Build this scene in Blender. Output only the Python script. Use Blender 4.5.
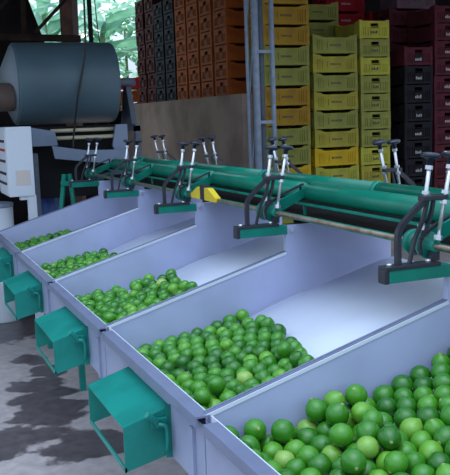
import bpy, bmesh, math, random
import numpy as np
from mathutils import Vector, Matrix
R = math.radians
PI = math.pi
scn = bpy.context.scene
for o in list(bpy.data.objects):
    bpy.data.objects.remove(o, do_unlink=True)
C = scn.collection
rng = random.Random(7)

# ---------------------------------------------------------------- camera
CAM_Z = 1.65
yaw, pitch, roll = R(21.7638), R(8.111), R(-2.0533)
Fv = Vector((math.sin(yaw)*math.cos(pitch), math.cos(yaw)*math.cos(pitch), -math.sin(pitch)))
Rv = Vector((math.cos(yaw), -math.sin(yaw), 0))
Uv = Rv.cross(Fv)
r2 = math.cos(roll)*Rv + math.sin(roll)*Uv
u2 = -math.sin(roll)*Rv + math.cos(roll)*Uv
cd = bpy.data.cameras.new('camera')
cam = bpy.data.objects.new('camera', cd)
C.objects.link(cam)
cd.sensor_fit = 'HORIZONTAL'
cd.sensor_width = 36
cd.lens = 844.42/450*36
cd.clip_start = 0.05
cam.matrix_world = Matrix(((r2.x, u2.x, -Fv.x, 0), (r2.y, u2.y, -Fv.y, 0), (r2.z, u2.z, -Fv.z, CAM_Z), (0, 0, 0, 1)))
scn.camera = cam

# ---------------------------------------------------------------- world, sun, exposure
w = bpy.data.worlds.new('daylight')
scn.world = w
w.use_nodes = True
nt = w.node_tree
nt.nodes.clear()
wo = nt.nodes.new('ShaderNodeOutputWorld')
bg = nt.nodes.new('ShaderNodeBackground')
tc = nt.nodes.new('ShaderNodeTexCoord')
sp = nt.nodes.new('ShaderNodeSeparateXYZ')
cr = nt.nodes.new('ShaderNodeValToRGB')
cr.color_ramp.elements[0].position = 0.48
cr.color_ramp.elements[0].color = (0.16, 0.17, 0.18, 1)
cr.color_ramp.elements[1].position = 0.56
cr.color_ramp.elements[1].color = (0.66, 0.82, 1.0, 1)
mp = nt.nodes.new('ShaderNodeMath'); mp.operation = 'MULTIPLY_ADD'
mp.inputs[1].default_value = 0.5; mp.inputs[2].default_value = 0.5
nt.links.new(tc.outputs['Generated'], sp.inputs[0])
nt.links.new(sp.outputs['Z'], mp.inputs[0])
nt.links.new(mp.outputs[0], cr.inputs[0])
vd = nt.nodes.new('ShaderNodeVectorMath'); vd.operation = 'DOT_PRODUCT'
vd.inputs[1].default_value = Vector((-0.15, -0.25, 0.95)).normalized()
nt.links.new(tc.outputs['Generated'], vd.inputs[0])
mr = nt.nodes.new('ShaderNodeMapRange'); mr.interpolation_type = 'SMOOTHSTEP'  # brighter patch added to the sky overhead, for highlights on the limes
mr.inputs[1].default_value = 0.80; mr.inputs[2].default_value = 0.99
mr.inputs[3].default_value = 0.80; mr.inputs[4].default_value = 2.6
nt.links.new(vd.outputs['Value'], mr.inputs[0])
vm = nt.nodes.new('ShaderNodeVectorMath'); vm.operation = 'SCALE'
nt.links.new(cr.outputs[0], vm.inputs[0]); nt.links.new(mr.outputs[0], vm.inputs['Scale'])
nt.links.new(vm.outputs[0], bg.inputs[0])
bg.inputs[1].default_value = 1.35
nt.links.new(bg.outputs[0], wo.inputs[0])
sl = bpy.data.lights.new('sun', 'SUN')
sl.energy = 4.0
sl.angle = R(2)
sl.color = (1.0, 0.97, 0.9)
sun = bpy.data.objects.new('sun', sl)
C.objects.link(sun)
sun.rotation_euler = Vector((0.2, 0.75, 0.62)).to_track_quat('Z', 'Y').to_euler()
vs = scn.view_settings
vs.view_transform = 'Standard'
vs.look = 'None'
vs.gamma = 1
vs.use_curve_mapping = False
vs.exposure = 0.5

# ---------------------------------------------------------------- materials
def mat(name, col, rough=0.5, metal=0.0, noise=0.0, scale=12.0, col2=None, bump=0.0, rnd=None, spec=0.5, lo=0.4, hi=0.65, detail=4, rough2=None):
    m = bpy.data.materials.new(name)
    m.use_nodes = True
    n = m.node_tree.nodes; L = m.node_tree.links
    b = n['Principled BSDF']
    b.inputs['Base Color'].default_value = (*col, 1)
    b.inputs['Roughness'].default_value = rough
    b.inputs['Metallic'].default_value = metal
    b.inputs['Specular IOR Level'].default_value = spec
    if noise or col2 or rnd:
        t = n.new('ShaderNodeTexCoord')
        nz = n.new('ShaderNodeTexNoise')
        nz.inputs['Scale'].default_value = scale
        nz.inputs['Detail'].default_value = detail
        L.new(t.outputs['Object'], nz.inputs['Vector'])
        rp = n.new('ShaderNodeValToRGB')
        rp.color_ramp.elements[0].position = lo
        rp.color_ramp.elements[1].position = hi
        c2 = col2 if col2 else tuple(min(1, c*(1-noise)) for c in col)
        rp.color_ramp.elements[0].color = (*col, 1)
        rp.color_ramp.elements[1].color = (*c2, 1)
        L.new(nz.outputs['Fac'], rp.inputs[0])
        out = rp.outputs[0]
        if rnd:
            oi = n.new('ShaderNodeObjectInfo')
            r3 = n.new('ShaderNodeValToRGB')
            r3.color_ramp.elements[0].position = 0.0
            r3.color_ramp.elements[0].color = (*rnd[0][1], 1)
            r3.color_ramp.elements[1].position = 1.0
            r3.color_ramp.elements[1].color = (*rnd[-1][1], 1)
            for p, c in rnd[1:-1]:
                e = r3.color_ramp.elements.new(p); e.color = (*c, 1)
            L.new(oi.outputs['Random'], r3.inputs[0])
            mx = n.new('ShaderNodeMix'); mx.data_type = 'RGBA'
            mx.blend_type = 'MULTIPLY'; mx.inputs[0].default_value = 1
            L.new(r3.outputs[0], mx.inputs[6]); L.new(out, mx.inputs[7])
            out = mx.outputs[2]
        L.new(out, b.inputs['Base Color'])
        if rough2 is not None:
            mr = n.new('ShaderNodeMapRange')
            mr.inputs[1].default_value = lo; mr.inputs[2].default_value = hi
            mr.inputs[3].default_value = rough; mr.inputs[4].default_value = rough2
            L.new(nz.outputs['Fac'], mr.inputs[0]); L.new(mr.outputs[0], b.inputs['Roughness'])
        if bump:
            bp = n.new('ShaderNodeBump')
            bp.inputs['Strength'].default_value = bump
            bp.inputs['Distance'].default_value = 0.005
            L.new(nz.outputs['Fac'], bp.inputs['Height']); L.new(bp.outputs[0], b.inputs['Normal'])
    return m

M = {}
M['tray'] = mat('grey_lavender_enamel', (0.405, 0.44, 0.665), 0.42, noise=0.10, scale=5, spec=0.35)
M['rail'] = mat('grey_rail_enamel', (0.165, 0.185, 0.290), 0.36, noise=0.12, scale=9, spec=0.35)
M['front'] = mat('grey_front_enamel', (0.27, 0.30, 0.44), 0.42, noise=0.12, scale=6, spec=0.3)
M['liner'] = mat('white_sheet', (0.62, 0.66, 0.80), 0.45, noise=0.06, scale=4, spec=0.35)
M['green'] = mat('sea_green_paint', (0.005, 0.200, 0.150), 0.35, noise=0.25, scale=8, spec=0.3)
M['greend'] = mat('roller_green_paint', (0.003, 0.165, 0.110), 0.30, noise=0.2, scale=6, spec=0.35)
M['chute'] = mat('turquoise_paint', (0.008, 0.225, 0.190), 0.42, noise=0.25, scale=7, spec=0.3)
M['black'] = mat('black_paint', (0.018, 0.019, 0.030), 0.38)
M['knob'] = mat('dark_knob_plastic', (0.012, 0.016, 0.035), 0.35)
M['zinc'] = mat('zinc_thread', (0.62, 0.64, 0.70), 0.28, 0.75)
M['rust'] = mat('brown_steel_rod', (0.24, 0.19, 0.15), 0.35, 0.55, col2=(0.16, 0.10, 0.07), scale=25)
M['belt'] = mat('dark_belt', (0.010, 0.007, 0.008), 0.75, noise=0.3, scale=20, spec=0.1)
M['drum'] = mat('grey_blue_drum', (0.070, 0.118, 0.150), 0.45, noise=0.18, scale=2.5, spec=0.4)
M['drumend'] = mat('drum_end_grey', (0.16, 0.20, 0.24), 0.55)
M['pipe'] = mat('brown_pipe', (0.12, 0.085, 0.075), 0.5)
M['cab'] = mat('cabinet_white', (0.60, 0.65, 0.74), 0.45)
M['sticker'] = mat('peach_sticker', (0.58, 0.52, 0.50), 0.6)
M['red'] = mat('red_button', (0.35, 0.03, 0.03), 0.4)
M['bluegrey'] = mat('blue_grey_sheet', (0.16, 0.205, 0.30), 0.45, noise=0.15, scale=5)
M['pale'] = mat('pale_roller', (0.42, 0.38, 0.27), 0.5)
M['dark'] = mat('dark_sheet', (0.013, 0.013, 0.015), 0.8, spec=0.1)
M['barrel'] = mat('blue_barrel', (0.02, 0.06, 0.26), 0.4)
M['yellow'] = mat('yellow_guard', (0.62, 0.46, 0.02), 0.45)
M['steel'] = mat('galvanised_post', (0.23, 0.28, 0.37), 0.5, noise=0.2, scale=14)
M['steeld'] = mat('dark_post', (0.10, 0.12, 0.16), 0.6, noise=0.2, scale=14)  # same blue-grey as the steel above, only darker
M['concrete'] = mat('concrete_wall', (0.30, 0.235, 0.195), 0.9, noise=0.35, scale=2.2, bump=0.2, spec=0.1)
M['wood'] = mat('dark_wood', (0.030, 0.019, 0.016), 0.85, noise=0.4, scale=8, spec=0.1)
M['woodr'] = mat('red_wood', (0.11, 0.05, 0.035), 0.8, noise=0.4, scale=8)
M['roof'] = mat('roof_underside', (0.07, 0.065, 0.065), 0.9, noise=0.3, scale=3)
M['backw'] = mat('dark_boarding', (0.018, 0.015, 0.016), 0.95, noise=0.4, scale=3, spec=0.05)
def leaf_mat(name, c, c2):
    m = mat(name, c, 0.35, col2=c2, scale=3)
    n = m.node_tree.nodes; L = m.node_tree.links
    b = n['Principled BSDF']; out = n['Material Output']
    tr = n.new('ShaderNodeBsdfTranslucent'); mx = n.new('ShaderNodeMixShader'); mx.inputs[0].default_value = 0.5
    L.new(b.inputs['Base Color'].links[0].from_socket, tr.inputs[0])
    L.new(b.outputs[0], mx.inputs[1]); L.new(tr.outputs[0], mx.inputs[2]); L.new(mx.outputs[0], out.inputs[0])
    return m
M['leaf'] = leaf_mat('banana_leaf', (0.20, 0.46, 0.30), (0.30, 0.55, 0.42))
M['leafy'] = leaf_mat('overexposed_leaf', (0.46, 0.70, 0.60), (0.34, 0.60, 0.48))  # both leaf greens lightened: overexposed daylight is put into the colour
M['stem'] = mat('plant_stem', (0.16, 0.20, 0.08), 0.7, noise=0.4, scale=6)
M['white'] = mat('label_white', (0.34, 0.33, 0.32), 0.7)
M['glyph'] = mat('faded_print', (0.05, 0.05, 0.035), 0.7)
M['cable'] = mat('cable_rubber', (0.012, 0.012, 0.014), 0.6)
M['ground'] = mat('earth_ground', (0.16, 0.20, 0.08), 0.95, noise=0.4, scale=1.5)

# floor: pale worn concrete with wet dark stains
STAINS = [(0.859, 5.893, 0.135), (0.884, 5.558, 0.135), (0.781, 5.3, 0.17550000000000002), (0.764, 4.984, 0.18900000000000003), (0.825, 4.832, 0.17550000000000002), (0.75, 4.646, 0.162), (0.562, 4.437, 0.21600000000000003), (0.468, 4.361, 0.18900000000000003), (0.831, 4.19, 0.162), (0.922, 4.083, 0.162), (0.871, 6.783, 0.29700000000000004), (0.815, 7.2, 0.405), (0.892, 5.084, 0.1215), (0.759, 4.093, 0.135), (1.2, 9.0, 1.2), (0.3, 8.3, 0.8), (2.6, 8.5, 1.0)]
def floor_mat():
    m = bpy.data.materials.new('stained_concrete')
    m.use_nodes = True
    n = m.node_tree.nodes; L = m.node_tree.links
    b = n['Principled BSDF']
    t = n.new('ShaderNodeTexCoord')
    mpg = n.new('ShaderNodeMapping'); mpg.inputs['Location'].default_value = (3.2, 1.55, 0)
    L.new(t.outputs['Object'], mpg.inputs[0])
    a = n.new('ShaderNodeTexNoise'); a.inputs['Scale'].default_value = 1.7; a.inputs['Detail'].default_value = 5; a.inputs['Roughness'].default_value = 0.55
    a.inputs['Distortion'].default_value = 0.4
    f = n.new('ShaderNodeTexNoise'); f.inputs['Scale'].default_value = 14; f.inputs['Detail'].default_value = 6
    L.new(mpg.outputs[0], a.inputs['Vector']); L.new(mpg.outputs[0], f.inputs['Vector'])
    # wet stains: puddle-shaped patches with ragged edges
    gm = n.new('ShaderNodeNewGeometry')
    wn = n.new('ShaderNodeTexNoise'); wn.inputs['Scale'].default_value = 4.5; wn.inputs['Detail'].default_value = 6
    L.new(gm.outputs['Position'], wn.inputs['Vector'])
    cur = None
    for (px, py, pr) in STAINS:
        dn = n.new('ShaderNodeVectorMath'); dn.operation = 'DISTANCE'
        L.new(gm.outputs['Position'], dn.inputs[0]); dn.inputs[1].default_value = (px, py, 0)
        dv = n.new('ShaderNodeMath'); dv.operation = 'DIVIDE'; L.new(dn.outputs['Value'], dv.inputs[0]); dv.inputs[1].default_value = pr
        if cur is None: cur = dv.outputs[0]
        else:
            mn = n.new('ShaderNodeMath'); mn.operation = 'SMOOTH_MIN'; mn.inputs[2].default_value = 0.25
            L.new(cur, mn.inputs[0]); L.new(dv.outputs[0], mn.inputs[1]); cur = mn.outputs[0]
    ad = n.new('ShaderNodeMath'); ad.operation = 'MULTIPLY_ADD'; ad.inputs[1].default_value = 2.6
    L.new(wn.outputs['Fac'], ad.inputs[0]); L.new(cur, ad.inputs[2])
    r = n.new('ShaderNodeValToRGB')
    r.color_ramp.elements[0].position = 0.555; r.color_ramp.elements[0].color = (1, 1, 1, 1)
    r.color_ramp.elements[1].position = 0.60; r.color_ramp.elements[1].color = (0, 0, 0, 1)
    hv = n.new('ShaderNodeMath'); hv.operation = 'MULTIPLY'; hv.inputs[1].default_value = 0.25
    L.new(ad.outputs[0], hv.inputs[0]); L.new(hv.outputs[0], r.inputs[0])
    f2 = n.new('ShaderNodeValToRGB')
    f2.color_ramp.elements[0].position = 0.3; f2.color_ramp.elements[0].color = (0.44, 0.385, 0.39, 1)
    f2.color_ramp.elements[1].position = 0.7; f2.color_ramp.elements[1].color = (0.32, 0.28, 0.285, 1)
    L.new(f.outputs['Fac'], f2.inputs[0])
    f3 = n.new('ShaderNodeValToRGB')
    f3.color_ramp.elements[0].position = 0.3; f3.color_ramp.elements[0].color = (0.115, 0.095, 0.100, 1)
    f3.color_ramp.elements[1].position = 0.7; f3.color_ramp.elements[1].color = (0.060, 0.048, 0.052, 1)
    L.new(f.outputs['Fac'], f3.inputs[0])
    mx = n.new('ShaderNodeMix'); mx.data_type = 'RGBA'
    L.new(r.outputs[0], mx.inputs[0]); L.new(f2.outputs[0], mx.inputs[6]); L.new(f3.outputs[0], mx.inputs[7])
    L.new(mx.outputs[2], b.inputs['Base Color'])
    mr = n.new('ShaderNodeMapRange'); mr.inputs[3].default_value = 0.6; mr.inputs[4].default_value = 0.35
    L.new(r.outputs[0], mr.inputs[0]); L.new(mr.outputs[0], b.inputs['Roughness'])
    bp = n.new('ShaderNodeBump'); bp.inputs['Strength'].default_value = 0.25; bp.inputs['Distance'].default_value = 0.004
    L.new(f.outputs['Fac'], bp.inputs['Height']); L.new(bp.outputs[0], b.inputs['Normal'])
    return m
M['floor'] = floor_mat()

def lime_mat():
    m = mat('lime_skin', (1, 1, 1), 0.14, noise=0.28, scale=22, lo=0.35, hi=0.75, bump=0.12,
            rnd=[(0.0, (0.018, 0.135, 0.010)), (0.40, (0.038, 0.215, 0.013)), (0.78, (0.070, 0.290, 0.018)),
                 (0.96, (0.135, 0.370, 0.030)), (1.0, (0.360, 0.500, 0.130))])
    return m
M['lime'] = lime_mat()
M['limescar'] = mat('lime_stem_scar', (0.28, 0.30, 0.10), 0.6)
CR = {}
def crate_mat(k, c, c2):
    CR[k] = mat('crate_plastic_' + k, c, 0.7, col2=c2, scale=6, lo=0.42, hi=0.68, spec=0.15)
crate_mat('yellow', (0.37, 0.32, 0.045), (0.28, 0.235, 0.04))
crate_mat('bright_yellow', (0.58, 0.38, 0.015), (0.48, 0.30, 0.02))
crate_mat('olive_yellow', (0.27, 0.27, 0.060), (0.20, 0.20, 0.05))
crate_mat('amber', (0.36, 0.215, 0.022), (0.27, 0.15, 0.02))
crate_mat('lemon', (0.42, 0.40, 0.05), (0.33, 0.30, 0.05))
crate_mat('orange', (0.30, 0.070, 0.010), (0.21, 0.045, 0.009))
crate_mat('navy', (0.010, 0.013, 0.024), (0.016, 0.018, 0.03))
crate_mat('dark_red', (0.075, 0.007, 0.009), (0.045, 0.005, 0.007))
crate_mat('black', (0.010, 0.009, 0.013), (0.018, 0.015, 0.02))
crate_mat('maroon', (0.095, 0.016, 0.026), (0.062, 0.012, 0.019))
crate_mat('bright_red', (0.38, 0.010, 0.026), (0.30, 0.012, 0.02))
crate_mat('mauve', (0.16, 0.09, 0.13), (0.13, 0.08, 0.10))

# ---------------------------------------------------------------- mesh helpers
def BM(): return bmesh.new()
def box(bm, x0, x1, y0, y1, z0, z1, bev=0.0, mi=0, mtx=None):
    r = bmesh.ops.create_cube(bm, size=1)
    vsx = r['verts']
    for v in vsx:
        v.co = Vector((x0+(v.co.x+.5)*(x1-x0), y0+(v.co.y+.5)*(y1-y0), z0+(v.co.z+.5)*(z1-z0)))
    if mtx is not None:
        for v in vsx: v.co = mtx @ v.co
    fs = set(f for v in vsx for f in v.link_faces)
    for f in fs: f.material_index = mi
    if bev > 0:
        es = set(e for v in vsx for e in v.link_edges)
        bmesh.ops.bevel(bm, geom=list(es), offset=bev, segments=2, affect='EDGES', profile=0.7)
def cyl(bm, p0, p1, r0, r1=None, seg=20, cap=True, mi=0, smooth=True):
    p0 = Vector(p0); p1 = Vector(p1)
    if r1 is None: r1 = r0
    d = (p1-p0)
    z = d.normalized()
    a = Vector((1, 0, 0)) if abs(z.x) < .9 else Vector((0, 1, 0))
    x = z.cross(a).normalized(); y = z.cross(x)
    ra, rb = [], []
    for i in range(seg):
        t = 2*PI*i/seg
        q = math.cos(t)*x+math.sin(t)*y
        ra.append(bm.verts.new(p0+q*r0)); rb.append(bm.verts.new(p1+q*r1))
    for i in range(seg):
        j = (i+1) % seg
        f = bm.faces.new((ra[i], ra[j], rb[j], rb[i])); f.smooth = smooth; f.material_index = mi
    if cap:
        f = bm.faces.new(ra[::-1]); f.material_index = mi
        f = bm.faces.new(rb); f.material_index = mi
def lathe(bm, prof, p0, axis, seg=28, mi=0):
    # prof: list of (distance along axis, radius)
    p0 = Vector(p0); z = Vector(axis).normalized()
    a = Vector((1, 0, 0)) if abs(z.x) < .9 else Vector((0, 1, 0))
    x = z.cross(a).normalized(); y = z.cross(x)
    rings = []
    for (h, r) in prof:
        rings.append([bm.verts.new(p0+z*h+(math.cos(2*PI*i/seg)*x+math.sin(2*PI*i/seg)*y)*max(r, 1e-4)) for i in range(seg)])
    for k in range(len(rings)-1):
        for i in range(seg):
            j = (i+1) % seg
            f = bm.faces.new((rings[k][i], rings[k][j], rings[k+1][j], rings[k+1][i])); f.smooth = True; f.material_index = mi
    bm.faces.new(rings[0][::-1]); bm.faces.new(rings[-1])
def tube(bm, pts, r, seg=10, mi=0, flat=None):
    # sweep a round (or flat = (half width along Y, half thickness)) section along pts
    P = [Vector(p) for p in pts]
    rings = []
    prev = None
    for i, p in enumerate(P):
        d = (P[min(i+1, len(P)-1)]-P[max(i-1, 0)]).normalized()
        if flat:
            a = Vector((0, 1, 0))
            b = d.cross(a).normalized()
            hw, ht = flat
            rings.append([bm.verts.new(p+a*hw*s+b*ht*t) for s, t in ((-1, -1), (1, -1), (1, 1), (-1, 1))])
        else:
            if prev is None:
                a = Vector((0, 0, 1)) if abs(d.z) < .9 else Vector((1, 0, 0))
                x = d.cross(a).normalized()
            else:
                x = (prev-d*prev.dot(d)).normalized()
            prev = x
            y = d.cross(x)
            rings.append([bm.verts.new(p+(math.cos(2*PI*k/seg)*x+math.sin(2*PI*k/seg)*y)*r) for k in range(seg)])
    n = len(rings[0])
    for i in range(len(rings)-1):
        for k in range(n):
            j = (k+1) % n
            f = bm.faces.new((rings[i][k], rings[i][j], rings[i+1][j], rings[i+1][k])); f.smooth = not flat; f.material_index = mi
    bm.faces.new(rings[0][::-1]); bm.faces.new(rings[-1])
def spline(pts, n=8):
    P = [Vector(p) for p in pts]; out = []
    for i in range(len(P)-1):
        a = P[max(i-1, 0)]; b = P[i]; c = P[i+1]; d = P[min(i+2, len(P)-1)]
        for k in range(n):
            t = k/n
            out.append(0.5*((2*b)+(c-a)*t+(2*a-5*b+4*c-d)*t*t+(3*b-a-3*c+d)*t**3))
    out.append(P[-1]); return out
def prism(bm, poly, a, b, axis='Y', mi=0):
    # poly in the plane orthogonal to axis: Y -> (x,z); X -> (y,z); Z -> (x,y)
    def P(u, v, t):
        return Vector((u, t, v)) if axis == 'Y' else (Vector((t, u, v)) if axis == 'X' else Vector((u, v, t)))
    A = [bm.verts.new(P(u, v, a)) for u, v in poly]; B = [bm.verts.new(P(u, v, b)) for u, v in poly]
    n = len(poly)
    for i in range(n):
        j = (i+1) % n
        bm.faces.new((A[i], A[j], B[j], B[i])).material_index = mi
    bm.faces.new(A[::-1]).material_index = mi; bm.faces.new(B).material_index = mi
def obj(name, bm, m, parent=None, loc=None):
    bmesh.ops.recalc_face_normals(bm, faces=bm.faces[:])
    me = bpy.data.meshes.new(name); bm.to_mesh(me); bm.free()
    for k in (m if isinstance(m, (list, tuple)) else [m]):
        me.materials.append(M[k] if isinstance(k, str) else k)
    o = bpy.data.objects.new(name, me); C.objects.link(o)
    if loc: o.location = loc
    if parent: o.parent = parent
    return o
def tag(o, label, cat, group=None):
    o['label'] = label; o['category'] = cat
    if group: o['group'] = group
    return o
def thing(name, label, cat, loc=(0, 0, 0), rz=0, group=None):
    o = bpy.data.objects.new(name, None); C.objects.link(o)
    o.empty_display_size = 0.1
    o.location = loc; o.rotation_euler = (0, 0, rz)
    return tag(o, label, cat, group)
def struct(name, bm, m):
    o = obj(name, bm, m); o['kind'] = 'structure'; return o
KIDS = {}
def dup(root, loc, label=None, rz=None):
    r = root.copy(); C.objects.link(r); r.location = loc
    if rz is not None: r.rotation_euler = (0, 0, rz)
    if label: r['label'] = label
    if root.name not in KIDS:
        KIDS[root.name] = [(c, list(c.children)) for c in root.children]
    for c, gs in KIDS[root.name]:
        k = c.copy(); C.objects.link(k); k.parent = r
        for g in gs:
            q = g.copy(); C.objects.link(q); q.parent = k
    return r

# ---------------------------------------------------------------- setting
b = BM(); box(b, -6, 14, -4, 13.5, -0.12, 0); struct('floor', b, 'floor')
b = BM(); box(b, -40, 60, 13.5, 60, -0.3, -0.05); struct('ground', b, 'ground')
# corrugated roof over the shed, open to the left and behind the camera
b = BM()
RX0, RX1, RY0, RY1 = -2.5, 12.0, 5.0, 13.3
nx = 120
low = []
for i in range(nx+1):
    x = RX0+(RX1-RX0)*i/nx
    z = 4.0+0.03*math.sin(i*PI)+(0.02 if i % 2 else -0.02)
    low.append((x, z))
prism(b, low+[(x, z+0.03) for x, z in low[::-1]], RY0, RY1, 'Y')
struct('ceiling', b, 'roof')
# dark boarded wall behind the drum, slanted right edge beside the opening
b = BM()
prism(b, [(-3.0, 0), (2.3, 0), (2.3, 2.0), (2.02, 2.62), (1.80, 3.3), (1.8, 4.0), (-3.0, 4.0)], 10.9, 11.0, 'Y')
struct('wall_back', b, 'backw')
# raised concrete platform whose side is the wall behind the rollers
b = BM(); box(b, 3.5, 3.62, 8.15, 12.95, 0, 1.885, 0.006); struct('wall_right', b, 'concrete')
b = BM(); box(b, 3.88, 4.50, 9.47, 13.4, 0, 1.905, 0.01); struct('trim_2', b, 'concrete')
b = BM(); box(b, 2.3, 3.49, 12.85, 12.95, 0, 1.80); struct('wall_low', b, 'backw')
b = BM(); box(b, 3.72, 4.40, 14.25, 14.95, -0.05, 1.75); struct('trim_3', b, 'concrete')
b = BM(); box(b, 4.53, 11.5, 12.6, 12.7, 0, 4.0); struct('wall_far', b, 'backw')
b = BM(); box(b, 4.085, 9.5, 8.55, 9.33, 0, 0.15); box(b, 4.52, 9.5, 9.33, 11.6, 0, 0.15); struct('trim_1', b, 'concrete')

# ---------------------------------------------------------------- sorting trays
B = 1.1
DY = [2.062 + B*i for i in range(-1, 5)]        # divider planes
def floor_z(x):
    xs = [0.74, 0.80, 1.20, 1.38, 1.50, 1.60, 1.75, 1.90, 2.05]
    zs = [0.700, 0.708, 0.775, 0.835, 0.882, 0.906, 0.943, 0.982, 1.025]
    return float(np.interp(x, xs, zs))
tray_lab = ['grey sorting tray nearest the camera, heaped with the biggest limes',
            'grey sorting tray with a broad flat bed of limes, second from camera',
            'grey sorting tray in the middle of the row, small heap of limes',
            'grey sorting tray fourth from the camera, a narrow strip of limes',
            'grey sorting tray at the far end of the row, by the control cabinet']
def make_tray(k):
    y0, y1 = DY[k], DY[k+1]
    t = thing('sorting_tray', tray_lab[k], 'sorting tray', (0.74, y0, 0), 0, 'sorting trays')
    def loc(o): o.location = (-0.74, -y0, 0); return o
    # curved sheet floor
    b = BM()
    n = 40; top = []
    xs = [0.745+(2.05-0.745)*i/n for i in range(n+1)]
    zs = [floor_z(x) for x in xs]
    zz = [np.mean(zs[max(0, i-2):i+3]) for i in range(n+1)]
    prism(b, [(x, z) for x, z in zip(xs, zz)]+[(x, z-0.008) for x, z in zip(xs[::-1], zz[::-1])], y0+0.001, y1-0.020, 'Y')
    for f in b.faces: f.smooth = abs(f.normal.y) < 0.5
    loc(obj('tray_floor', b, 'liner', t))
    # far divider: low sloping wall then the tall rear panel
    def side(y):
        b = BM()
        prism(b, [(0.7475, 0.64), (0.7475, 0.853), (1.54, 1.078), (1.54, 0.74)], y-0.004, y, 'Y')
        return b
    def lip(y):
        # folded lip on the sloping edge: two flat strips with a groove between them
        b = BM()
        for a0, a1, dz in ((-0.001, 0.008, 0.006), (0.008, 0.012, 0.001), (0.012, 0.021, 0.006)):
            prism(b, [(0.7475, 0.851), (0.7475, 0.853+dz), (1.536, 1.077+dz), (1.536, 1.075)], y+a0, y+a1, 'Y')
        return b
    loc(obj('edge_lip', lip(y0), 'rail', t))
    b = BM(); prism(b, [(0.7475, 0.846), (0.7475, 0.8575), (1.536, 1.0815), (1.536, 1.070)], y0-0.0065, y0-0.0035, 'Y')
    loc(obj('lip_bead', b, 'liner', t))
    loc(obj('side_panel', side(y0), 'tray', t))
    def rear(y):
        b = BM()
        prism(b, [(1.54, 0.74), (1.54, 1.194), (2.05, 1.194), (2.05, 0.86)], y-0.004, y, 'Y')
        box(b, 1.536, 1.540, y-0.004, y+0.020, 1.083, 1.194)
        return b
    rp = loc(obj('rear_panel', rear(y0), 'tray', t))
    b = BM(); cyl(b, (1.562, y0-0.004, 1.172), (1.562, y0-0.011, 1.172), 0.009, seg=10)
    bo = obj('bolt', b, 'zinc', rp)
    if k == 4:
        loc(obj('edge_lip', lip(y1), 'rail', t)); loc(obj('side_panel', side(y1), 'tray', t))
        loc(obj('rear_panel', rear(y1), 'tray', t))
    # front panel with the chute opening
    b = BM()
    ya, yb = y0+0.283, y0+0.746
    fx0, fx1 = 0.738, 0.743
    box(b, fx0, fx1, y0-0.012, ya, 0.635, 0.83); box(b, fx0, fx1, yb, y1-0.020, 0.635, 0.83)
    box(b, fx0, fx1, ya, yb, 0.79, 0.83)
    # folded vertical gusset near the divider
    box(b, 0.728, 0.738, y0+0.060, y0+0.085, 0.635, 0.80)
    loc(obj('front_panel', b, 'front', t))
    # front rail, an open channel with its end showing
    b = BM()
    box(b, 0.715, 0.757, y0-0.012, y1-0.070, 0.852, 0.8575)
    box(b, 0.715, 0.7195, y0-0.012, y1-0.070, 0.826, 0.852)
    box(b, 0.7525, 0.757, y0-0.012, y1-0.070, 0.832, 0.852)
    loc(obj('front_rail', b, 'rail', t))
    # white lip of the inner sheet
    b = BM()
    box(b, 0.757, 0.760, y0+0.022, y1-0.020, 0.70, 0.858)
    loc(obj('liner_edge', b, 'liner', t))
    # legs
    for (x, y, zt) in ((1.03, y0+0.79, 0.74), (1.98, y0+0.05, 0.99)):
        b = BM(); box(b, x-0.018, x+0.018, y-0.018, y+0.018, 0, zt, 0.003)
        loc(obj('leg', b, 'chute', t))
    # discharge chute: top plate, two cheeks, front bar, latch
    b = BM()
    XO = 0.59
    prism(b, [(XO, 0.745), (XO, 0.749), (0.738, 0.794), (0.738, 0.790)], ya, yb, 'Y')
    ch = loc(obj('discharge_chute', b, 'chute', t))
    for yy in (ya, yb-0.004):
        b = BM()
        prism(b, [(XO, 0.745), (0.738, 0.790), (0.738, 0.645), (XO, 0.61)], yy, yy+0.004, 'Y')
        obj('cheek_plate', b, 'chute', ch)
    b = BM(); box(b, XO, XO+0.006, ya, yb, 0.608, 0.624); obj('front_bar', b, 'chute', ch)
    b = BM(); box(b, 0.720, 0.738, ya-0.006, ya, 0.635, 0.80); cyl(b, (0.726, ya-0.006, 0.672), (0.726, ya-0.014, 0.672), 0.006, seg=10); obj('hinge_strip', b, 'chute', ch)
    b = BM()
    box(b, 0.672, 0.722, ya-0.016, ya-0.001, 0.735, 0.765, 0.002)
    cyl(b, (0.69, ya-0.016, 0.750), (0.69, ya-0.030, 0.750), 0.008, seg=12)
    tube(b, spline([(0.690, ya-0.028, 0.752), (0.705, ya-0.034, 0.750), (0.715, ya-0.034, 0.735), (0.716, ya-0.030, 0.690), (0.716, ya-0.022, 0.668)], 6), 0.0065, 8)
    tube(b, spline([(0.688, ya-0.022, 0.757), (0.672, ya-0.026, 0.775), (0.655, ya-0.028, 0.788)], 5), 0.010, 10)
    obj('latch', b, 'chute', ch)
    return t
for k in range(5): make_tray(k)

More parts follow.
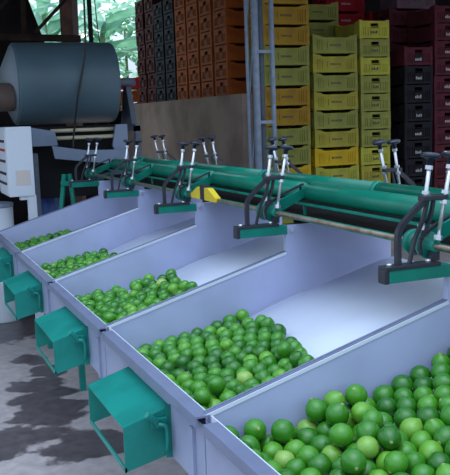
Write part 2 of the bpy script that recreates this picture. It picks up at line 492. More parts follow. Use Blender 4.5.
# ---------------------------------------------------------------- roller bed
b = BM()
t = thing('roller_bed', 'long dark belt bed with green side rails under the rollers', 'conveyor bed', (1.78, 0.97, 1.195))
def L0(o, base): o.location = (-base[0], -base[1], -base[2]); return o
base = (1.78, 0.97, 1.195)
b = BM(); box(b, 1.60, 1.96, 0.97, 6.62, 1.218, 1.226); L0(obj('belt', b, 'belt', t), base)
b = BM(); box(b, 1.640, 1.655, 0.97, 6.62, 1.266, 1.276, 0.002)
for y in DY: box(b, 1.642, 1.653, y+0.03, y+0.04, 1.226, 1.268)
b2 = BM()
for y in DY: box(b2, 1.59, 1.97, y+0.022, y+0.032, 1.196, 1.218)
L0(obj('cross_support', b2, 'dark', t), base)
b = b; L0(obj('guide_strip', b, 'green', t), base)
for x in (1.575, 1.960):
    b = BM(); box(b, x, x+0.025, 0.97, 6.62, 1.214, 1.234, 0.003); L0(obj('side_rail', b, 'green', t), base)
def roller(xc, zc, r, y0, y1, label):
    t = thing('sizing_roller', label, 'roller', (xc, y0, zc), 0, 'sizing rollers')
    b = BM()
    lathe(b, [(0, 0.02), (0.003, 0.032), (0.012, 0.032), (0.014, r-0.003), (0.018, r), (y1-y0-0.018, r), (y1-y0-0.014, r-0.003), (y1-y0-0.012, 0.032), (y1-y0-0.002, 0.032), (y1-y0, 0.02)], (0, 0, 0), (0, 1, 0), 32)
    obj('barrel', b, 'greend', t)
    for ya, yb in ((-0.016, 0), (y1-y0, y1-y0+0.012)):
        b = BM(); cyl(b, (0, ya, 0), (0, yb, 0), 0.011, seg=12); obj('axle_end', b, 'rust', t)
    return t
rl = ['beside the nearest tray', 'behind the flat bed of limes', 'behind the middle tray', 'behind the fourth tray from the camera', 'at the far end near the drum']
for k in range(5):
    roller(1.690, 1.318, 0.040, DY[k]+0.118, DY[k+1]+0.060, 'thick green sizing roller, front line, '+rl[k])
    y0, y1 = (0.97 if k == 0 else DY[k]+0.89), (6.60 if k == 4 else DY[k+1]+0.89)
    if k == 0: y1 = DY[1]+0.89
    t = thing('back_tube', 'long green tube of the back line, '+rl[k], 'roller', (1.872, y0, 1.328), 0, 'back tubes')
    b = BM(); cyl(b, (0, 0, 0), (0, y1-y0-0.002, 0), 0.037, seg=32); obj('barrel', b, 'greend', t)
    b = BM(); lathe(b, [(0, 0.0375), (0.002, 0.0405), (0.030, 0.0405), (0.032, 0.0375)], (0, 0.0, 0), (0, 1, 0), 32); obj('coupling_collar', b, 'green', t)
SX, SZ = 1.500, 1.247
b = BM(); cyl(b, (SX, 0.94, SZ), (SX, 6.56, SZ), 0.0085, seg=14)
tag(obj('drive_shaft', b, 'rust'), 'thin brown steel shaft running along the front of the green rollers', 'shaft')
b = BM(); cyl(b, (3.56-SX, 0.94, SZ), (3.56-SX, 6.56, SZ), 0.0085, seg=14)
tag(obj('drive_shaft', b, 'rust'), 'thin brown steel shaft hidden along the back of the green rollers', 'shaft')

# ---------------------------------------------------------------- gap adjuster stations
def make_adjuster(label, lever=True):
    # local frame: origin at x=1.50 on the arm top, y = station divider plane
    t = thing('gap_adjuster', label, 'adjuster', (SX, 0, 1.194), 0, 'gap adjusters')
    ox = SX
    def X(x): return x-ox
    def Z(z): return z-1.194
    b = BM(); box(b, X(1.324), X(1.5385 if lever else 1.56), -0.008, 0.028, Z(1.156), 0, 0.002)
    arm = obj('support_arm', b, 'green', t)
    b = BM(); box(b, X(1.308), X(1.324), -0.0095, 0.0295, Z(1.1545), 0.0015, 0.004); obj('end_cap', b, 'black', arm)
    b = BM(); box(b, X(1.312), X(1.500), -0.012, 0.034, 0, 0.011, 0.002)
    for x in (1.335, 1.470): cyl(b, (X(x), 0.011, 0.010), (X(x), 0.011, 0.018), 0.009, seg=6, mi=1)
    obj('base_plate', b, ['black', 'zinc'], t)
    b = BM()
    tube(b, spline([(X(1.366), 0.012, 0.010), (X(1.366), 0.012, Z(1.275)), (X(1.374), 0.012, Z(1.312)), (X(1.412), 0.012, Z(1.350)), (X(1.458), 0.012, Z(1.386)), (X(1.478), 0.012, Z(1.394)), (X(1.525), 0.012, Z(1.392))], 6), 0.01, flat=(0.009, 0.0075))
    tube(b, spline([(X(1.468), 0.012, Z(1.385)), (X(1.452), 0.012, Z(1.330)), (X(1.425), 0.012, Z(1.275)), (X(1.405), 0.012, 0.010)], 6), 0.008, flat=(0.006, 0.0045))
    tube(b, spline([(X(1.490), 0.012, Z(1.385)), (X(1.476), 0.012, Z(1.330)), (X(1.450), 0.012, Z(1.280))], 6), 0.008, flat=(0.006, 0.0045))
    box(b, X(1.446), X(1.532), -0.004, 0.028, Z(1.386), Z(1.402), 0.003)
    obj('bracket_arm', b, 'black', t)
    # hub: bearing block and two flanges on the shaft
    b = BM()
    lathe(b, [(0, 0.014), (0.002, 0.018), (0.030, 0.018), (0.032, 0.038), (0.035, 0.041), (0.050, 0.041), (0.054, 0.028), (0.100, 0.028), (0.102, 0.038), (0.105, 0.041), (0.120, 0.041), (0.124, 0.018), (0.150, 0.018)], (0, 0.012, Z(SZ)), (0, 1, 0), 28)
    hb = obj('shaft_hub', b, 'green', t)
    b = BM(); lathe(b, [(0, 0.033), (0.003, 0.037), (0.010, 0.037), (0.013, 0.033)], (0, 0.080, Z(SZ)), (0, 1, 0), 28); obj('bearing_ring', b, 'black', hb)
    b = BM(); box(b, X(1.485), X(1.515), 0.016, 0.028, 0.010, Z(1.235)); obj('bearing_block', b, 'black', t)
    if lever:
        # swing lever from hub to the roller end, black strip on its edge
        b = BM()
        prism(b, [(X(1.496), Z(1.224)), (X(1.486), Z(1.250)), (X(1.510), Z(1.276)), (X(1.668), Z(1.334)), (X(1.700), Z(1.332)), (X(1.706), Z(1.302)), (X(1.660), Z(1.290)), (X(1.53), Z(1.228))], 0.088, 0.098, 'Y')
        lv = obj('swing_lever', b, 'green', t)
        b = BM()
        tube(b, spline([(X(1.466), 0.040, Z(1.222)), (X(1.462), 0.040, Z(1.262)), (X(1.488), 0.040, Z(1.290)), (X(1.545), 0.040, Z(1.320)), (X(1.640), 0.040, Z(1.356))], 6), 0.006, flat=(0.006, 0.004))
        tube(b, [(X(1.64), 0.040, Z(1.356)), (X(1.655), 0.093, Z(1.350)), (X(1.655), 0.093, Z(1.320))], 0.005, 8)
        obj('guard_strip', b, 'black', lv)
    # two threaded rods with nuts and dark knobs, leaning back
    for (xb, zb, xt, zt, yb) in ((1.456, 1.300, 1.488, 1.512, 0.024), (1.500, 1.268, 1.548, 1.512, 0.004)):
        b = BM()
        p0 = Vector((X(xb), yb, Z(zb))); p1 = Vector((X(xt), yb, Z(zt)))
        d = (p1-p0).normalized(); Ln = (p1-p0).length
        cyl(b, p0, p1, 0.0062, seg=12)
        tz = (1.394-zb)/(zt-zb)*Ln
        for h, hh, rr in ((0.0, 0.014, 0.013), (tz-0.020, 0.012, 0.012), (tz+0.010, 0.010, 0.012), (Ln-0.036, 0.012, 0.011)):
            cyl(b, p0+d*max(h, 0), p0+d*(max(h, 0)+hh), rr, seg=6, smooth=False)
        rd = obj('threaded_rod', b, 'zinc', t)
        b = BM()
        lathe(b, [(-0.024, 0.009), (-0.006, 0.010), (-0.004, 0.018), (-0.001, 0.027), (0.004, 0.030), (0.009, 0.029), (0.013, 0.024), (0.015, 0.008)], p1, d, 22)
        obj('knob', b, 'knob', rd)
    return t
al = ['at right over the nearest tray', 'over the wall behind the flat lime bed',
      'beside the yellow guard block', 'second from the far end', 'at the far end by the green A-frame']
proto = None
for k in range(5):
    y = DY[k+1]-0.006
    lab = 'green-armed gap adjuster with twin knobs '+al[k]
    if proto is None:
        proto = make_adjuster(lab); proto.location = (SX, y, 1.194)
    else: dup(proto, (SX, y, 1.194), lab)
fl = ['behind the rollers beside the right yellow stack', 'behind the rollers in front of the amber crates',
      'behind the rollers at the concrete wall, nearer of two', 'behind the rollers at the concrete wall, farther of two', 'behind the rollers at the far end under the drum']
proto2 = None
for k in range(5):
    y = DY[k+1]+0.026
    lab = 'black gap adjuster with twin knobs '+fl[k]
    if proto2 is None:
        proto2 = make_adjuster(lab, False); proto2.location = (3.56-SX, y, 1.194); proto2.rotation_euler = (0, 0, PI)
    else: dup(proto2, (3.56-SX, y, 1.194), lab, PI)

# yellow guard straddling the shaft
gy = 4.00
t = thing('guard_block', 'yellow guard block with black centre on the brown shaft', 'guard', (SX, gy, SZ-0.008))
for s in (-1, 1):
    b = BM()
    prism(b, [(s*0.026, 0.0), (s*0.175, 0.0), (s*0.175, 0.020), (s*0.075, 0.062), (s*0.026, 0.062)], -0.018, 0.012, 'X')
    obj('yellow_plate', b, 'yellow', t)
b = BM(); box(b, -0.022, 0.016, -0.026, 0.026, 0.0, 0.075, 0.003); obj('centre_block', b, 'black', t)

# end frame at the far end of the roller bed
t = thing('end_frame', 'sea green A-frame stand at the far end of the roller bed', 'frame', (1.35, 6.64, 0))
b = BM(); tube(b, [(-0.22, 0, 0.0), (-0.04, 0, 1.25)], 0.02, 4); obj('leg', b, 'green', t)
b = BM(); tube(b, [(0.12, 0.0, 0.0), (0.00, 0, 1.25)], 0.02, 4); obj('leg', b, 'green', t)
b = BM(); box(b, -0.07, 0.64, -0.02, 0.02, 1.158, 1.194, 0.003); obj('crossbar', b, 'green', t)
b = BM(); box(b, 0.60, 0.64, -0.02, 0.02, 0, 1.158, 0.003); obj('leg', b, 'green', t)
# ---------------------------------------------------------------- drum, hopper, cabinet
DC = (8.0, 2.015)   # y, z of drum axis
t = thing('rotary_drum', 'big grey-blue rotary drum above the far end of the machine', 'drum', (1.65, 8.0, 0))
b = BM()
lathe(b, [(0, 0.355), (0.003, 0.370), (0.02, 0.374), (0.89, 0.374), (0.915, 0.370), (0.92, 0.35)], (-0.49, 0, DC[1]), (1, 0, 0), 56)
obj('shell', b, 'drum', t)
b = BM(); lathe(b, [(0, 0.135), (0.03, 0.20), (0.10, 0.352), (0.112, 0.352)], (-0.60, 0, DC[1]), (1, 0, 0), 48); obj('end_cone', b, 'drumend', t)
b = BM(); cyl(b, (-1.4, -0.20, 1.895), (-0.53, -0.20, 1.895), 0.125, seg=32); obj('feed_pipe', b, 'pipe', t)
b = BM(); cyl(b, (0.42, 0, DC[1]), (0.66, 0, DC[1]), 0.04, seg=16); obj('axle', b, 'steeld', t)
for x in (0.56, -1.2):
    b = BM()
    box(b, x, x+0.05, -0.30, -0.24, 0, 1.6); box(b, x, x+0.05, 0.24, 0.30, 0, 1.6); box(b, x, x+0.05, -0.30, 0.30, 1.55, 1.62)
    prism(b, [(-0.2, 1.62), (0.2, 1.62), (0.05, 1.97 if x > 0 else 1.86), (-0.05, 1.97 if x > 0 else 1.86)], x, x+0.05, 'X')
    obj('stand', b, 'steeld', t)

t = thing('brush_table', 'blue-grey chute table with two pale rollers below the drum', 'conveyor', (1.6, 7.35, 0))
b = BM()
prism(b, [(-0.42, 1.62), (-0.22, 1.58), (-0.20, 1.46), (-0.42, 1.46)], -0.06, -0.04, 'Y'); obj('side_plate', b, 'bluegrey', t)
b = BM()
prism(b, [(-0.26, 1.46), (0.02, 1.41), (0.40, 1.40), (0.40, 1.26), (-0.24, 1.35)], -0.10, -0.08, 'Y'); obj('apron_plate', b, 'bluegrey', t)
b = BM()
prism(b, [(0.28, 1.44), (0.32, 1.62), (0.42, 1.62), (0.42, 1.30), (0.34, 1.28)], -0.06, -0.03, 'Y'); obj('side_plate', b, 'bluegrey', t)
for z, y in ((1.583, 0.02), (1.520, -0.03)):
    b = BM(); cyl(b, (-0.24, y, z), (0.34, y, z), 0.017, seg=14); obj('brush_roller', b, 'pale', t)
b = BM(); box(b, -0.40, 0.40, 0.08, 0.10, 1.0, 1.62); obj('back_plate', b, 'dark', t)
for x in (-0.40, 0.38):
    b = BM(); box(b, x-0.02, x+0.02, -0.08, 0.08, 0, 1.40); obj('leg', b, 'steeld', t)
b = BM(); prism(b, [(0.10, 1.16), (0.40, 1.24), (0.40, 1.26), (0.10, 1.18)], -0.45, -0.10, 'Y'); obj('outfeed_plate', b, 'steeld', t)

t = thing('control_cabinet', 'white electrical control cabinet on a post at the left edge', 'control cabinet', (1.0, 6.9, 0))
b = BM(); box(b, -0.085, 0.118, 0, 0.55, 1.075, 1.632, 0.008); cb = obj('housing', b, 'cab', t)
b = BM(); box(b, -0.092, -0.085, 0.02, 0.53, 1.09, 1.615, 0.002); dr = obj('control_door', b, 'cab', t)
kk = 0
for z, m in ((1.52, 'black'), (1.45, 'red'), (1.36, 'black'), (1.26, 'black'), (1.18, 'black')):
    for y in (0.07, 0.16, 0.25, 0.34, 0.43):
        b = BM(); cyl(b, (-0.092, y, z), (-0.104, y, z), 0.011, seg=12); obj('push_button', b, m, dr)
b = BM(); box(b, -0.028, 0.088, -0.002, 0, 1.165, 1.285); obj('sticker', b, 'sticker', cb)
b = BM(); box(b, 0.060, 0.125, 0.01, 0.07, 0, 1.08); obj('post', b, 'cab', t)
b = BM(); box(b, 0.0, 0.11, 0.02, 0.08, 1.045, 1.076); obj('mounting_bar', b, 'cab', t)

t = thing('plastic_barrel', 'blue plastic barrel on the floor behind the control cabinet post', 'barrel', (1.33, 7.75, 0))
b = BM(); lathe(b, [(0, 0.13), (0.02, 0.145), (0.35, 0.15), (0.37, 0.156), (0.41, 0.156), (0.43, 0.15), (0.75, 0.15), (0.77, 0.156), (0.81, 0.156), (0.83, 0.15), (1.03, 0.145), (1.06, 0.13)], (0, 0, 0), (0, 0, 1), 28); obj('barrel_body', b, 'barrel', t)
b = BM(); lathe(b, [(0, 0.10), (0.01, 0.152), (0.03, 0.152), (0.035, 0.14)], (0, 0, 1.055), (0, 0, 1), 28); obj('rim', b, 'sticker', t)

t = thing('steel_can', 'pale grey metal drum standing under the control cabinet', 'can', (0.83, 7.28, 0))
b = BM(); lathe(b, [(0, 0.145), (0.015, 0.152), (0.33, 0.150), (0.345, 0.157), (0.36, 0.150), (0.66, 0.150), (0.675, 0.157), (0.69, 0.150), (0.97, 0.152)], (0, 0, 0), (0, 0, 1), 32); obj('can_body', b, 'cab', t)
b = BM(); lathe(b, [(0, 0.152), (0.004, 0.157), (0.03, 0.157), (0.035, 0.14)], (0, 0, 0.97), (0, 0, 1), 32); obj('rim', b, 'steel', t)

# cables
b = BM(); tube(b, spline([(1.80, 7.62, 4.0), (1.77, 7.6, 2.72), (1.755, 7.6, 2.29), (1.70, 7.6, 2.02), (1.655, 7.58, 1.85), (1.565, 7.36, 1.60), (1.535, 7.30, 1.50), (1.53, 7.29, 1.44)], 8), 0.009, 8)
tag(obj('hanging_cable', b, 'cable'), 'black cable hanging from the roof across the front of the drum', 'cable')
b = BM(); tube(b, spline([(2.02, 8.5, 4.0), (2.07, 8.5, 3.2), (2.10, 8.5, 2.6), (2.14, 8.45, 1.9), (2.15, 8.4, 0.0)], 8), 0.005, 6)
tag(obj('hanging_cable', b, 'cable'), 'thin black wire hanging in the opening right of the drum', 'cable')

# timber and truss at upper left
def timber(name, label, cat, p0, p1, w_, m='wood', d=None):
    b = BM(); p0 = Vector(p0); p1 = Vector(p1); dd = p1-p0
    q = dd.to_track_quat('Z', 'Y').to_matrix().to_4x4(); q.translation = p0
    box(b, -w_/2, w_/2, -(d or w_)/2, (d or w_)/2, 0, dd.length, 0.004, mtx=q)
    return tag(obj(name, b, m), label, cat)
timber('wooden_post', 'thick brown timber post at the left side of the bright opening', 'post', (2.01, 9.6, 0), (2.03, 9.6, 4.0), 0.11, 'woodr')
timber('wooden_post', 'paler slim timber post in the opening, right of the thick post', 'post', (2.14, 9.9, 0), (2.20, 9.9, 4.0), 0.07, 'pipe')
timber('metal_pole', 'thin dark pole standing in the opening just above the drum', 'pole', (2.22, 9.3, 0), (2.22, 9.3, 4.0), 0.035, 'dark')
timber('roof_beam', 'dark horizontal beam behind the top of the drum', 'beam', (-1.5, 9.3, 2.62), (2.1, 9.3, 2.55), 0.07, 'wood')
timber('roof_beam', 'dark upper truss chord crossing at the top left corner', 'beam', (-1.5, 9.35, 3.3), (2.1, 9.35, 3.3), 0.08, 'wood')
timber('truss_brace', 'slanting dark brace rising to the right beside the opening', 'brace', (1.60, 9.25, 2.60), (2.05, 9.25, 3.05), 0.035, 'wood')
timber('truss_brace', 'dark upright truss bar at the upper left', 'brace', (1.50, 9.3, 2.60), (1.52, 9.3, 3.3), 0.045, 'wood')
timber('truss_brace', 'slanting dark brace at the top left corner of the shed', 'brace', (1.05, 9.2, 2.65), (1.40, 9.2, 3.0), 0.035, 'wood')

# lattice column
t = thing('lattice_column', 'blue-grey steel lattice column between the wall and yellow crates', 'column', (3.72, 8.0, 0))
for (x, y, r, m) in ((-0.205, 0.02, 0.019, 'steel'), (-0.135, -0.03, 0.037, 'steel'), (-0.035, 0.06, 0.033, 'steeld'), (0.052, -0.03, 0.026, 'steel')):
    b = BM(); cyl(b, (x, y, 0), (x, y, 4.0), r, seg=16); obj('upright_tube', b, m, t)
for z in (0.2, 0.88, 1.585, 2.295, 3.0, 3.7):
    b = BM(); box(b, -0.135, 0.052, -0.045, -0.015, z-0.016, z+0.016); obj('rung', b, 'steel', t)
for i, z in enumerate((0.1, 0.9, 1.7, 2.5, 3.2)):
    b = BM(); tube(b, [(-0.205, 0.02, z), (-0.145, 0.0, z+0.72)], 0.010, 8); obj('lacing_bar', b, 'steel', t)

# ---------------------------------------------------------------- crates
LONG, SHORT = 0.59, 0.41
def crate_mesh(H, glyph_seed):
    b = BM()
    hx, hy = LONG/2, SHORT/2
    w_ = 0.018
    for sx in (-1, 1):
        for sy in (-1, 1):
            box(b, min(sx*hx, sx*(hx-0.04)), max(sx*hx, sx*(hx-0.04)), min(sy*hy, sy*(hy-0.04)), max(sy*hy, sy*(hy-0.04)), 0, H-0.002)
    box(b, -hx+.01, hx-.01, -hy+.01, hy-.01, 0.0, 0.012)
    for s in (-1, 1):
        y0, y1 = sorted((s*hy, s*(hy-w_)))
        yi0, yi1 = sorted((s*(hy-0.008), s*(hy-w_)))
        # long side: lower rim, sunk wall, dipped upper rim, ribs
        box(b, -hx+.04, hx-.04, y0, y1, 0.004, 0.034)
        box(b, -hx+.04, hx-.04, yi0, yi1, 0.034, H-0.062)
        prism(b, [(-hx+.04, H-0.062), (hx-.04, H-0.062), (hx-.04, H-0.012), (hx-.085, H-0.014), (hx-.125, H-0.036), (-hx+.125, H-0.036), (-hx+.085, H-0.014), (-hx+.04, H-0.012)], y0, y1, 'Y')
        for x in (-0.225, -0.195, -0.165, 0.165, 0.195, 0.225):
            box(b, x-0.006, x+0.006, y0, y1, 0.034, H-0.062)
        # short side with a hand hole
        x0, x1 = sorted((s*hx, s*(hx-w_)))
        xi0, xi1 = sorted((s*(hx-0.008), s*(hx-w_)))
        box(b, x0, x1, -hy+.04, hy-.04, 0.004, 0.030)
        box(b, xi0, xi1, -hy+.04, hy-.04, 0.030, H-0.085)
        box(b, x0, x1, -hy+.04, -0.055, H-0.085, H-0.012); box(b, x0, x1, 0.055, hy-.04, H-0.085, H-0.012)
        box(b, x0, x1, -0.055, 0.055, H-0.040, H-0.012)
        box(b, xi0, xi1, -0.055, 0.055, H-0.095, H-0.078)
        for y in (-0.145, -0.115, 0.115, 0.145, -0.075, 0.075):
            box(b, x0, x1, y-0.006, y+0.006, 0.030, H-0.085)
    bmesh.ops.recalc_face_normals(b, faces=b.faces[:])
    me = bpy.data.meshes.new('crate'); b.to_mesh(me); b.free()
    return me
def label_mesh(side, H, seed, sm=False):
    # raised panel with worn print, on the -Y long side or the -X short side
    rr = random.Random(seed)
    b = BM()
    if side == 'long':
        zc = (H-0.03)/2; w_, h_ = 0.20, 0.075
        box(b, -w_/2, w_/2, -SHORT/2-0.001, -SHORT/2+0.010, zc-h_/2, zc+h_/2, mi=0)
        x = -0.068
        while x < 0.066:
            gw = rr.uniform(0.008, 0.017); gh = rr.uniform(0.016, 0.027)
            box(b, x, x+gw, -SHORT/2-0.0025, -SHORT/2-0.001, zc-gh/2, zc+gh/2, mi=1); x += gw+rr.uniform(0.004, 0.007)
    else:
        zc = 0.075
        box(b, -LONG/2-0.001, -LONG/2+0.010, -0.055, 0.055, 0.040, 0.040+(H-0.14), mi=0)
        y = -0.040
        while y < 0.036:
            gw = rr.uniform(0.012, 0.022)
            box(b, -LONG/2-0.0025, -LONG/2-0.001, y, y+gw, 0.055, 0.055+rr.uniform(0.02, 0.04), mi=1); y += gw+0.006
    bmesh.ops.recalc_face_normals(b, faces=b.faces[:])
    me = bpy.data.meshes.new('label_panel'); b.to_mesh(me); b.free()
    return me
meshes = {}
def crate(col, H, x, y, z, rot, side, label, group, seed, panel='same', glyph='glyph'):
    hk = round(H, 4)
    key = (col, hk)
    if key not in meshes:
        if hk not in meshes: meshes[hk] = crate_mesh(H, 0)
        me = meshes[hk].copy(); me.materials.append(CR[col]); meshes[key] = me
    o = bpy.data.objects.new('produce_crate', meshes[key]); C.objects.link(o)
    o.location = (x, y, z); o.rotation_euler = (0, 0, rot)
    tag(o, label, 'crate', group)
    if side:
        lk = (col, hk, side, seed % 4, panel, glyph)
        if lk not in meshes:
            me = label_mesh(side, H, seed % 4)
            me.materials.append(CR[col] if panel == 'same' else CR[panel]); me.materials.append(M[glyph]); meshes[lk] = me
        p = bpy.data.objects.new('label_panel', meshes[lk]); C.objects.link(p); p.parent = o
    return o
ordn = ['lowest', 'second', 'third', 'fourth', 'fifth', 'sixth', 'seventh', 'eighth', 'ninth', 'tenth', 'eleventh', 'twelfth', 'thirteenth', 'fourteenth', 'fifteenth']
def stack(cols, H, x, y, z0, rot, side, where, group, panel='same', glyph='glyph', jit=0.006):
    n = len(cols)
    for i, c in enumerate(cols):
        j = n-1-i
        if j == 0: lab = '%s crate, topmost of %s' % (c.replace('_', ' '), where)
        else: lab = '%s crate, %s from top of %s' % (c.replace('_', ' '), ordn[j], where)
        crate(c, H, x+rng.uniform(-jit, jit), y+rng.uniform(-jit, jit), z0+i*H, rot, side, lab + ('' if n > 1 else ''), group, i*3+int(x*10), panel, glyph)
P0 = 0.15
YF = 8.9
# left yellow stack beside the column (bottom to top)
stack(['yellow', 'olive_yellow', 'yellow', 'bright_yellow', 'olive_yellow', 'olive_yellow', 'amber', 'amber', 'olive_yellow', 'olive_yellow', 'amber', 'amber', 'amber'],
      0.2295, 4.392, YF+SHORT/2, P0, 0, 'long', 'the amber stack beside the column', 'yellow crates, left stack')
stack(['olive_yellow', 'yellow', 'lemon', 'lemon', 'bright_yellow', 'yellow', 'olive_yellow', 'yellow', 'olive_yellow', 'yellow', 'olive_yellow'],
      0.2196, 5.035, YF+SHORT/2, P0, 0, 'long', 'the middle yellow stack', 'yellow crates, middle stack')
stack(['yellow', 'lemon', 'lemon', 'yellow', 'lemon', 'olive_yellow', 'olive_yellow', 'olive_yellow', 'olive_yellow', 'lemon', 'olive_yellow', 'lemon'],
      0.2155, 5.578, YF+LONG/2, P0, PI/2, 'short', 'the right yellow stack with hand holes', 'yellow crates, right stack')
stack(['olive_yellow']*13, 0.2215, 5.16, 9.75, P0, 0, 'long', 'the olive stack behind the yellow ones', 'olive crates behind')
# dark stacks at right
stack(['black']*9+['maroon'], 0.2275, 6.195, YF+LONG/2, P0, PI/2, 'short', 'the black stack at right', 'black crates', 'black', 'white')
stack(['maroon']*13, 0.2135, 6.640, YF+LONG/2, P0, PI/2, 'short', 'the maroon stack at the right edge', 'maroon crates, right edge', 'maroon', 'white')
stack(['maroon']*13, 0.2175, 6.56, 9.85, P0, 0, 'long', 'the maroon stack behind the black stack', 'maroon crates behind the black ones')
crate('mauve', 0.2215, 6.68, 9.85, P0+13*0.2175, 0, 'long', 'greyish mauve crate on the maroon stack behind, half out of view', 'maroon crates behind the black ones', 3)
# bright red stacks at the very back
stack(['dark_red']*10+['bright_red']*4, 0.2215, 6.05, 10.6, P0, 0, 'long', 'the farthest red stack, behind yellow', 'red crates at the back', 'same', 'white')
stack(['dark_red']*10+['bright_red']*3, 0.2215, 6.72, 10.6, P0, 0, 'long', 'the farthest red stack beside the black', 'red crates at the back', 'same', 'white')
# stacks on the platform
PZ = 1.905
WX = 3.90+LONG/2
ys = 9.70
PY = 0.483
nm = ['the orange stack next to the column', 'the second orange stack from the column', 'the third orange stack from the column', 'the orange stack next to the navy crates']
for i in range(4):
    stack(['orange']*7, 0.205, WX, ys+i*PY, PZ, 0, 'short', nm[i], 'orange crates on the platform', jit=0.004)
nm = ['the navy stack next to the orange crates', 'the navy stack next to the dark red crates']
for i in range(2):
    stack(['navy']*7, 0.205, WX, ys+(4+i)*PY, PZ, 0, 'short', nm[i], 'navy crates on the platform', jit=0.004)
nm = ['the dark red stack next to the navy crates', 'the dark red stack beside the bright opening']
for i in range(2):
    stack(['dark_red']*7, 0.228, WX+0.01, ys+(6+i)*PY, PZ, 0, 'short', nm[i], 'dark red crates on the platform', jit=0.012)
for i, (c, l) in enumerate((('orange', 'small brown-orange crate low in the bright opening'), ('orange', 'brown-orange crate under the red one in the bright opening'), ('bright_red', 'small red crate topmost in the bright opening beside the leaves'))):
    crate(c, 0.222, 4.05, 14.6, 1.75+i*0.222, 0, 'long', l, None, 1, 'same', 'white')
# ---------------------------------------------------------------- plants outside the opening
def leaf_mesh(L, W, droop, seed):
    rr = random.Random(seed); b = BM()
    n = 16; rows = []
    for i in range(n+1):
        t_ = i/n
        wv = W*math.sin(PI*min(1, 0.04+t_*0.96))**0.6*(1-0.25*t_)
        x = L*t_; z = -droop*t_*t_*L
        rows.append([b.verts.new((x, s*wv/2, z+abs(s)*0.18*wv+rr.uniform(-.012, .012))) for s in (-1, -0.5, 0, 0.5, 1)])
    for i in range(n):
        for k in range(4):
            f = b.faces.new((rows[i][k], rows[i+1][k], rows[i+1][k+1], rows[i][k+1])); f.smooth = True
    bmesh.ops.solidify(b, geom=b.faces[:], thickness=0.004)
    return b
def banana(x, y, h, n, seed, label, mats=('leaf', 'leafy')):
    rr = random.Random(seed)
    t = thing('banana_plant', label, 'plant', (x, y, -0.05), 0, 'plants outside')
    b = BM(); lathe(b, [(0, 0.12), (h*0.5, 0.09), (h, 0.05), (h+0.02, 0.02)], (0, 0, 0), (0, 0, 1), 14); obj('stem', b, 'stem', t)
    for i in range(n):
        a = 2*PI*i/n*2.4+rr.uniform(-.4, .4)
        b = leaf_mesh(rr.uniform(1.2, 1.9), rr.uniform(0.35, 0.55), rr.uniform(0.25, 0.75), seed*50+i)
        o = obj('leaf', b, mats[i % 2], t)
        o.location = (0, 0, h*rr.uniform(0.72, 1.0)); o.rotation_euler = (rr.uniform(-.5, .5), -rr.uniform(0.35, 1.15), a)
banana(4.2, 16.6, 2.0, 12, 1, 'banana plant just behind the small red crate in the opening')
banana(3.1, 16.8, 3.0, 13, 2, 'banana plant in the middle of the bright opening, above the drum')
banana(4.7, 18.6, 3.6, 13, 3, 'tall banana plant high in the opening beside the dark red crates')
banana(3.7, 20.0, 4.2, 13, 4, 'pale tall banana plant at the back of the opening')
banana(2.4, 18.4, 3.4, 13, 6, 'banana plant behind the timber posts')
def shrub(x, y, h, rad, n, seed, label):
    rr = random.Random(seed)
    t = thing('leafy_shrub', label, 'shrub', (x, y, -0.05), 0, 'plants outside')
    b = BM()
    for i in range(5):
        a = rr.uniform(0, 2*PI)
        tube(b, [(0, 0, 0), (0.3*rad*math.cos(a), 0.3*rad*math.sin(a), h*0.4), (0.7*rad*math.cos(a), 0.7*rad*math.sin(a), h*0.8)], 0.04, 6)
    obj('stem', b, 'stem', t)
    b = BM()
    for i in range(n):
        u = rr.uniform(-1, 1); a = rr.uniform(0, 2*PI); q = (1-u*u)**.5; k = rr.uniform(.55, 1)
        c = Vector((rad*k*q*math.cos(a), rad*k*q*math.sin(a), h*0.55+h*0.45*k*u))
        m3 = Matrix.Rotation(rr.uniform(0, 2*PI), 3, 'Z') @ Matrix.Rotation(rr.uniform(-.9, .9), 3, 'Y') @ Matrix.Rotation(rr.uniform(-.6, .6), 3, 'X')
        L_ = rr.uniform(.25, .5); W_ = L_*.32
        P = [Vector((-L_/2, 0, 0)), Vector((-L_*.1, W_, .05*L_)), Vector((L_/2, 0, -.1*L_)), Vector((-L_*.1, -W_, .05*L_)), Vector((0, 0, .02*L_))]
        V = [b.verts.new(c+m3 @ p) for p in P]
        for j in range(4):
            b.faces.new((V[j], V[(j+1) % 4], V[4]))
    obj('foliage', b, 'leafy' if seed % 2 else 'leaf', t)
shrub(3.4, 23.0, 5.2, 1.5, 900, 31, 'leafy shrub far behind the banana plants, left side of opening')
shrub(6.6, 23.4, 5.6, 1.6, 900, 32, 'leafy shrub far behind the banana plants, right side of opening')
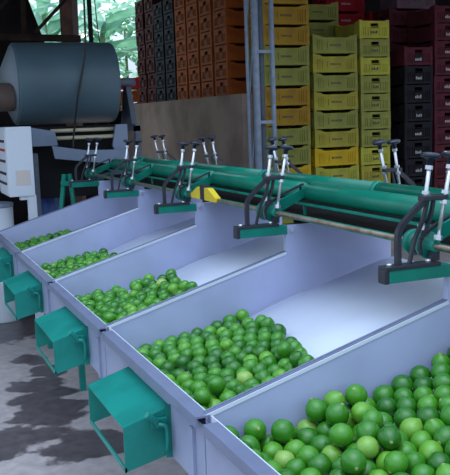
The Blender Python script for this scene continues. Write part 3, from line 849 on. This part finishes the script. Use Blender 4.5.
# ---------------------------------------------------------------- limes
LR = 0.0290
def settle(n, x0, x1, y0, y1, seed, steps=260, rmul=1.0, slant=0.0):
    rg = np.random.default_rng(seed)
    r = LR*rmul*rg.uniform(0.93, 1.07, n)
    P = np.c_[rg.uniform(x0, x1, n), rg.uniform(y0, y1, n), np.zeros(n)]
    xs = np.linspace(0.74, 2.05, 80); zt = np.array([floor_z(x) for x in xs])
    P[:, 2] = np.interp(P[:, 0], xs, zt)+r+rg.uniform(0, 0.06, n)
    for s in range(steps):
        g = 0.0025 if s < steps-60 else 0.0006
        P[:, 2] -= g
        if s < steps-120: P[:, 0] -= g*0.10
        for _ in range(4):
            D = P[:, None, :]-P[None, :, :]
            d = np.sqrt((D**2).sum(-1))+1e-9
            ov = (r[:, None]+r[None, :])-d
            np.fill_diagonal(ov, -1)
            ov = np.where(ov > 0, ov, 0)
            P += ((ov/d)[:, :, None]*D).sum(1)*0.32
            fz = np.interp(P[:, 0], xs, zt)
            low = P[:, 2]-r-fz < 0
            P[low, 2] = (fz+r)[low]
            P[:, 0] = np.maximum(P[:, 0], 0.762+r)
            P[:, 0] = np.minimum(P[:, 0], x1+0.06-slant*(y1-P[:, 1]))
            P[:, 1] = np.clip(P[:, 1], y0+r, y1-r)
    return P, r
def lime_mesh():
    b = BM()
    bmesh.ops.create_uvsphere(b, u_segments=24, v_segments=16, radius=1)
    for v in b.verts:
        z = v.co.z
        k = 1.0+0.05*z*z
        v.co.z *= k
        if z > 0.97: v.co.z += 0.05
        if z < -0.97: v.co.z -= 0.04
        rr = 1.0-0.03*abs(z)
        v.co.x *= rr; v.co.y *= rr
    for f in b.faces: f.smooth = True
    me = bpy.data.meshes.new('lime'); b.to_mesh(me); b.free(); me.materials.append(M['lime'])
    return me
LM = lime_mesh()
b = BM(); lathe(b, [(0, 0.16), (0.03, 0.15), (0.05, 0.09), (0.055, 0.02)], (0, 0, 1.07), (0, 0, 1), 8)
SM = bpy.data.meshes.new('stem_scar'); bmesh.ops.recalc_face_normals(b, faces=b.faces[:]); b.to_mesh(SM); b.free(); SM.materials.append(M['limescar'])
tn = ['nearest sorting tray', 'second sorting tray from the camera', 'middle sorting tray', 'fourth sorting tray', 'far sorting tray']
limes = []
spec = [(0, 200, 0.762, 1.66, 1.34, 2.050, 1.09), (1, 192, 0.762, 1.34, 2.068, 3.152, 1.0), (2, 165, 0.762, 1.36, 3.168, 4.252, 1.0),
        (3, 135, 0.762, 1.30, 4.268, 5.352, 1.0), (4, 120, 0.762, 1.30, 5.368, 6.452, 1.0)]
for k, n, x0, x1, y0, y1, rm in spec:
    P, r = settle(n, x0, x1, y0, y1, 11+k, rmul=rm, slant=0.20 if k == 1 else 0.0)
    for i in range(n):
        o = bpy.data.objects.new('lime', LM); C.objects.link(o)
        o.location = P[i]; s = r[i]*0.985; o.scale = (s, s, s)
        o.rotation_euler = (rng.uniform(0, PI), rng.uniform(0, PI), rng.uniform(0, 2*PI))
        tag(o, 'round green lime lying in the heap in the '+tn[k], 'lime', 'limes in the '+tn[k])
        limes.append(o)
        if k == 0:
            c = bpy.data.objects.new('stem_scar', SM); C.objects.link(c); c.parent = o

# the 300 limes that show largest stay single; all the others are one object of loose fruit
bpy.context.view_layer.update()
dg = bpy.context.evaluated_depsgraph_get()
cnt = {}
for iy in range(200, 475, 2):
    for ix in range(0, 450, 2):
        d = (Fv + r2*((ix+.5-225)/844.42) - u2*((iy+.5-237.5)/844.42)).normalized()
        h = scn.ray_cast(dg, Vector((0, 0, CAM_Z)), d)
        if h[0]:
            ob = h[4]
            if ob.name.startswith('stem_scar') and ob.parent: ob = ob.parent
            if ob.name.startswith('lime'): cnt[ob.name] = cnt.get(ob.name, 0)+1
order = sorted(limes, key=lambda o: -cnt.get(o.name, 0))
rest = order[300:]
b = BM()
lo = BM(); bmesh.ops.create_uvsphere(lo, u_segments=18, v_segments=12, radius=1)
for f in lo.faces: f.smooth = True
lme = bpy.data.meshes.new('loose_lime'); lo.to_mesh(lme); lo.free()
for o in rest:
    n0 = len(b.verts)
    b.from_mesh(lme); b.verts.ensure_lookup_table()
    for v in b.verts[n0:]: v.co = o.matrix_world @ v.co
bpy.data.meshes.remove(lme)
for o in rest:
    for c in list(o.children): bpy.data.objects.remove(c, do_unlink=True)
    bpy.data.objects.remove(o, do_unlink=True)
lo = obj('lime_heap', b, 'lime')
tag(lo, 'the small and half-hidden green limes in the heaps of all five trays', 'limes'); lo['kind'] = 'stuff'
